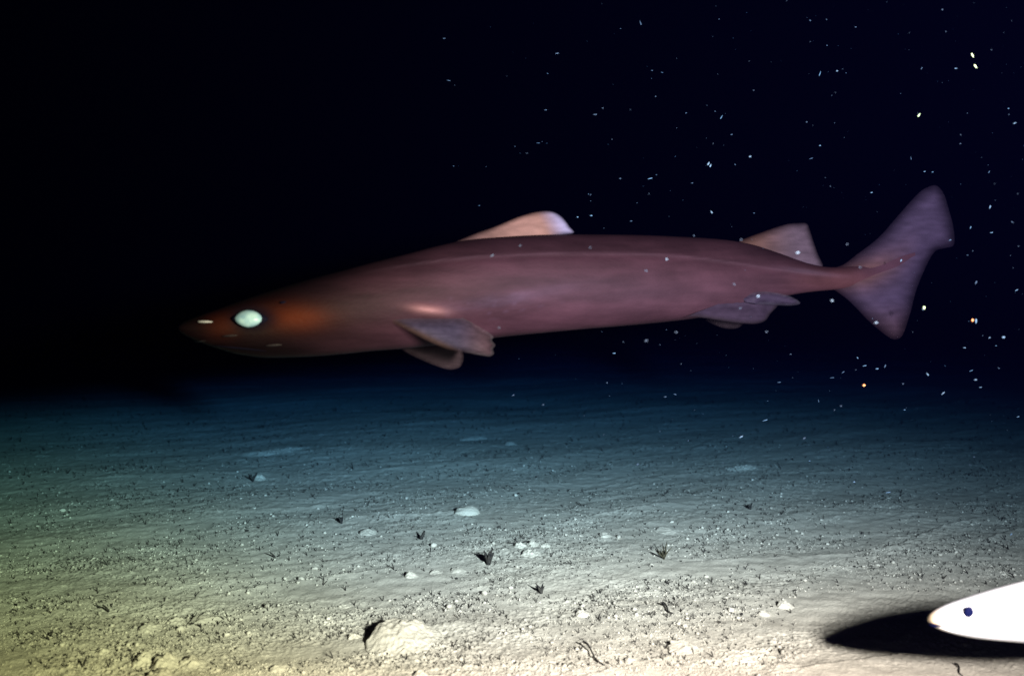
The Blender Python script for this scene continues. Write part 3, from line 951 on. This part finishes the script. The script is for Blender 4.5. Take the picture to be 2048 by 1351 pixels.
tuft("hydroid_tuft", 1328, 1118, 28, 12, 0.9, "branching pale brown tuft with thin dark twigs", "tuft", 61, 0.05, plain("tuft_brown", (0.03, 0.026, 0.018), 0.8, 0.05, (0.11, 0.095, 0.06)))
tuft("spiky_tuft", 977, 1128, 34, 7, 0.45, "dark spiky tuft standing right of the wide low clod", "tuft", 62, 0.12)
tuft("spiky_tuft", 1082, 1186, 20, 6, 0.7, "dark plume shaped tuft above the yellowish flecked clod", "tuft", 63, 0.14)
tuft("spiky_tuft", 843, 1078, 16, 4, 0.6, "small dark tuft with a pointed tip left of the oval stone's foreground", "tuft", 64, 0.16)
tuft("spiky_tuft", 683, 1046, 18, 4, 0.5, "small dark upright tuft behind the low greenish clod", "tuft", 65, 0.14)
tuft("spiky_tuft", 506, 962, 16, 5, 0.6, "dim dark tuft beside the upright pale flake", "tuft", 66, 0.14)
tuft("spiky_tuft", 1500, 1018, 14, 4, 0.6, "small dark tuft on the far right slope", "tuft", 67, 0.16)


def twig(x0, y0, x1, y1, lift, rad, label):
    a, _ = on_ground(x0, y0); b, _ = on_ground(x1, y1)
    t = np.linspace(0, 1, 9)[:, None]
    path = a * (1 - t) + b * t
    path[:, 2] = ground_z(path[:, 0], path[:, 1]) + rad * 0.8 + lift * (1 - t[:, 0])
    path[:, :2] += 0.003 * np.stack([np.sin(t[:, 0] * 7), np.cos(t[:, 0] * 5)], 1)
    org = path[-1].copy()
    v, q, tt = tube_geo(path - org, rad * np.array([1.7, 1.5, 1.1, 1.0, 1.0, 1.1, 1.0, 0.9, 0.5]), 7)
    o = link("twig", mesh_np("twig", v, quads=q, tris=tt, mat=M_TUBE), loc=org)
    tag(o, label, "twig")


twig(1167, 1296, 1208, 1331, 0.010, 0.0014, "long thin dark twig left of the ledge shaped mound")
twig(1325, 1213, 1346, 1229, 0.006, 0.0018, "short thick dark twig lying on the smooth mud at right")
twig(1062, 1085 - 0, 1010, 1088, 0.003, 0.0012, "thin dark strand trailing left of the row of three clods")
twig(1975, 1318, 1952, 1345, 0.0, 0.0016, "thin dark twig below the white fish's shadow") if False else twig(1912, 1332, 1924, 1352, 0.003, 0.0012, "short dark twig below the white fish's shadow")

# ------------------------------------------------------------------ drifting specks in the water
def drop_mesh(name, aspect, mat, n=8, m=9):
    t = np.linspace(0, 1, m)
    x = -aspect + 2 * aspect * t
    rad = np.sqrt(np.clip(1 - (2 * t - 1) ** 2, 0, 1)) * (0.45 + 0.75 * t if aspect > 1.6 else 1.0)
    V = []; F = []
    for i in range(m):
        for k in range(n):
            an = 2 * math.pi * k / n
            V.append((x[i], max(rad[i], 0.02) * math.cos(an), max(rad[i], 0.02) * math.sin(an)))
    for i in range(m - 1):
        for k in range(n):
            F.append((i * n + k, i * n + (k + 1) % n, (i + 1) * n + (k + 1) % n, (i + 1) * n + k))
    return mesh_np(name, np.array(V), quads=F, mat=mat)


# pixel x, y, size in pixels, length ratio, heading in degrees, brightness class
SPECKS = [(1281, 46, 4, 3.6, -68, 1), (1620, 41, 4, 1.6, -30, 1), (1711, 54, 3.4, 1.8, -10, 1), (1654, 91, 4, 1, 0, 1), (1640, 147, 5, 3.2, 250, 1), (1674, 142, 4.5, 1, 0, 1), (1692, 146, 3.4, 1, 0, 1), (1843, 137, 4, 2.0, 55, 1), (1912, 137, 5, 1.8, 180, 1), (2017, 217, 5, 1, 0, 1), (2030, 246, 4.5, 2.4, 200, 1),
          (1324, 145, 4, 2, -10, 1), (1304, 141, 3, 2.2, -5, 1), (1311, 193, 3.4, 1, 0, 1), (1372, 226, 4, 1.6, 15, 1), (1443, 234, 4.5, 3.4, 235, 1), (1463, 269, 4, 1.6, 10, 1), (1500, 313, 5.5, 1, 0, 1), (1470, 329, 4, 1.3, -30, 1), (1384, 366, 4, 1.5, 10, 1), (1300, 357, 4.5, 3.8, 15, 1), (1622, 317, 4, 3.0, 18, 1), (1640, 291, 5, 1, 0, 1), (1613, 244, 4, 1, 0, 1), (1822, 316, 3.4, 3.2, -80, 1),
          (1849, 343, 4.5, 1.8, 12, 1), (1865, 344, 4.5, 1.6, 12, 1), (1978, 344, 6, 1.3, 60, 0), (1743, 385, 4.5, 1.6, 12, 1), (1980, 414, 7, 1.5, 75, 1), (1941, 455, 6, 1.4, 70, 1), (1983, 465, 5, 1.7, 10, 1), (1423, 424, 5, 1.8, -55, 1), (1508, 426, 3.6, 1.6, 0, 1), (1262, 442, 4, 1.8, 15, 1),
          (1979, 675, 5, 1.3, 20, 1), (1929, 695, 4.5, 1.8, -8, 1), (1992, 691, 4.5, 1.3, 0, 1), (1754, 737, 7, 1.4, 0, 1), (1715, 715, 5, 1.3, -50, 1), (1729, 731, 5, 2.4, 12, 1), (1770, 732, 6, 1.8, 65, 0), (1855, 748, 5.5, 2.0, -50, 1), (1951, 759, 6, 1.5, 5, 1), (1942, 741, 4.5, 2.6, 25, 1), (1961, 774, 4.5, 1.8, 0, 1), (1809, 819, 5.5, 1.2, 0, 1), (1886, 786, 4.5, 3.0, 40, 1), (2036, 833, 5, 2.2, 15, 1), (2033, 580, 5, 2, 30, 1), (1806, 767, 4, 1, 0, 1), (1952, 565, 6, 1.8, 70, 0), (1828, 545, 4, 1.6, 10, 1), (1802, 521, 6, 1.3, 70, 1), (1900, 480, 6, 1.4, 20, 1), (1935, 510, 4, 1.6, 0, 1),
          (1333, 518, 6.5, 1.1, 0, 1), (1595, 505, 8, 1.5, 10, 1), (1516, 592, 7.5, 1.3, 20, 1), (1664, 601, 7, 1.1, 0, 1), (1482, 479, 5, 1.2, 0, 1), (1468, 568, 5, 1.5, -10, 1), (1292, 541, 5, 2.0, -20, 1), (1480, 616, 5, 1.6, 0, 0), (1292, 681, 5.5, 2, 10, 1), (1533, 663, 4.5, 1.7, 15, 1), (1352, 664, 4.5, 1.8, -20, 1), (1182, 431, 6, 1.4, 0, 1), (1155, 434, 4.5, 1.2, 0, 1), (984, 511, 5, 2.8, 30, 1), (1040, 491, 5, 1.4, 0, 1), (1180, 495, 4.5, 1.5, 40, 1), (998, 655, 5, 1.3, 0, 1), (1228, 706, 5, 1.8, 5, 1), (958, 411, 3.6, 2, 0, 0), (1720, 534, 5, 1.1, 0, 1), (1752, 645, 6, 1.8, 10, 1), (1694, 488, 5, 1.1, 0, 1),
          (1114, 107, 3.6, 3.2, 12, 1), (1190, 229, 3.6, 3.4, 0, 1), (1091, 220, 3.2, 3, 0, 1), (897, 161, 3.2, 4, -10, 0), (888, 77, 3.2, 2.4, 0, 0), (1076, 286, 3.4, 3.4, 0, 0), (907, 332, 3.4, 1.2, 0, 1), (1095, 147, 3.4, 1.6, -30, 0), (1240, 357, 5, 1.1, 0, 0), (1177, 388, 3.4, 1, 0, 1),
          (1530, 840, 4.5, 3.6, 20, 1), (1482, 873, 4.5, 3, 30, 1), (1558, 764, 4, 2.8, 6, 1), (1664, 755, 4.2, 3.2, 6, 1), (1776, 984, 5, 3.2, 10, 1), (1708, 963, 6, 1.1, 0, 1), (1686, 744, 4.2, 2.4, 35, 1), (1637, 801, 4.2, 2.4, -75, 1), (2022, 1068, 6, 1.5, 50, 1), (1619, 921, 5, 1.1, 0, 1), (1350, 788, 4.0, 2.6, -18, 1), (1330, 793, 3.6, 2.4, 12, 1), (1086, 809, 3.6, 2.2, 20, 1), (1026, 790, 3.4, 2.4, 25, 1)]
r2 = np.random.default_rng(91)
drop_cache = {}
for (px, py, sz, ar, ang, br) in SPECKS:
    dd = r2.uniform(1.12, 1.2) if (900 < px < 1760 and 460 < py < 690) else r2.uniform(1.5, 2.1)
    if sz < 4.4 or (900 < px < 1760 and 460 < py < 690 and sz < 6): br = 0
    ar = ar * 1.25 + 0.25
    key = (round(ar, 1), br)
    if key not in drop_cache:
        drop_cache[key] = drop_mesh("drifting_speck", ar, M_SNOW if br else M_SNOW_DIM)
    o = link("drifting_speck", drop_cache[key]); o.location = at(np.array(float(px)), np.array(float(py)), np.array(dd))
    over = 900 < px < 1760 and 460 < py < 690
    rad = sz * (0.21 if over else 0.25) * dd / FPX
    o.scale = (rad,) * 3; o.rotation_euler = (r2.uniform(-0.3, 0.3), -math.radians(ang), r2.uniform(-0.35, 0.35))
    if over: lab, grp = "tiny pale speck hanging in front of the shark's body", "specks in front of the shark"
    elif px > 1760 and py > 470: lab, grp = "tiny pale speck in the dark water right of the tail fin", "specks right of the tail"
    elif px > 1760: lab, grp = "tiny pale speck in the dark water above the tail fin", "specks above the tail"
    elif py > 690: lab, grp = "tiny pale speck hanging low over the seabed below the shark", "specks below the shark"
    elif px < 1250: lab, grp = "faint pale speck in the black water above the front dorsal fin", "specks above the front dorsal fin"
    else: lab, grp = "tiny pale speck in the dark water above the shark's rear back", "specks above the rear back"
    tag(o, lab, "speck", grp)

for (px, py, sz, ar, ang, m, lab) in [
    (1945, 111, 6.5, 2.6, 120, M_YELLOW, "upper of two slanted yellow specks at the top right"),
    (1951, 133, 6.5, 2.6, 125, M_YELLOW, "lower of two slanted yellow specks at the top right"),
    (1838, 230, 7, 2.0, 235, M_YELLOW, "yellowish drop shaped speck above the tail fin"),
    (1417, 327, 5, 2.6, 240, M_SNOW, "left one of a close pair of slanted white specks"),
    (1421, 331, 5, 2.4, 240, M_SNOW, "right one of a close pair of slanted white specks"),
    (1848, 615, 9, 1.3, 90, M_YELLOW, "bright yellow white speck just right of the tail fin"),
    (1945, 640, 7.5, 1.4, 90, M_ORANGE, "small orange speck touching a taller white one right of the tail"),
    (1952, 642, 8, 2.2, 92, M_SNOW, "tall white speck touching a small orange one right of the tail"),
    (2007, 674, 8, 1.3, 180, M_SNOW, "bright white pear shaped speck near the right edge"),
    (1728, 770, 9, 1.2, 10, M_ORANGE, "orange red speck in the dark below the tail fin"),
]:
    dd = r2.uniform(1.45, 1.75)
    o = link("drifting_speck", drop_mesh("drifting_speck", ar, m)); o.location = at(np.array(float(px)), np.array(float(py)), np.array(dd))
    o.scale = (sz * 0.30 * dd / FPX,) * 3; o.rotation_euler = (0, -math.radians(ang), r2.uniform(-0.3, 0.3))
    tag(o, lab, "speck", "coloured and paired specks")

# the dust of marine snow that nobody could count
def build_snow(N=380):
    r = np.random.default_rng(44)
    bm = bmesh.new(); bmesh.ops.create_icosphere(bm, subdivisions=1, radius=1.0)
    base = np.array([v.co[:] for v in bm.verts]); faces = np.array([[v.index for v in f.verts] for f in bm.faces]); bm.free()
    u = r.uniform(0, 1, N) ** 0.6
    px = 850 + u * 1300; py = r.uniform(-60, 960, N); dd = r.uniform(1.4, 2.6, N)
    P = at(px, py, dd)
    rad = np.clip(np.exp(r.normal(math.log(0.00050), 0.35, N)), 0.0002, 0.0010)
    st = np.where(r.uniform(0, 1, N) > 0.6, r.uniform(1.5, 3.5, N), 1.0)
    an = r.normal(0.1, 0.5, N)
    V = base[None] * rad[:, None, None] * np.stack([st, np.ones(N), np.ones(N)], 1)[:, None, :]
    x = V[..., 0] * np.cos(an)[:, None] - V[..., 2] * np.sin(an)[:, None]
    z = V[..., 0] * np.sin(an)[:, None] + V[..., 2] * np.cos(an)[:, None]
    V = np.stack([x, V[..., 1], z], -1) + P[:, None, :]
    keep = P[:, 2] > 0.05
    V = V[keep]; n = len(V)
    F = faces[None] + (np.arange(n) * len(base))[:, None, None]
    o = link("marine_snow", mesh_np("marine_snow", V.reshape(-1, 3), tris=F.reshape(-1, 3), mat=M_SNOW_DIM))
    tag(o, "faint dust of marine snow hanging in the water", "marine snow", kind="stuff")


build_snow()
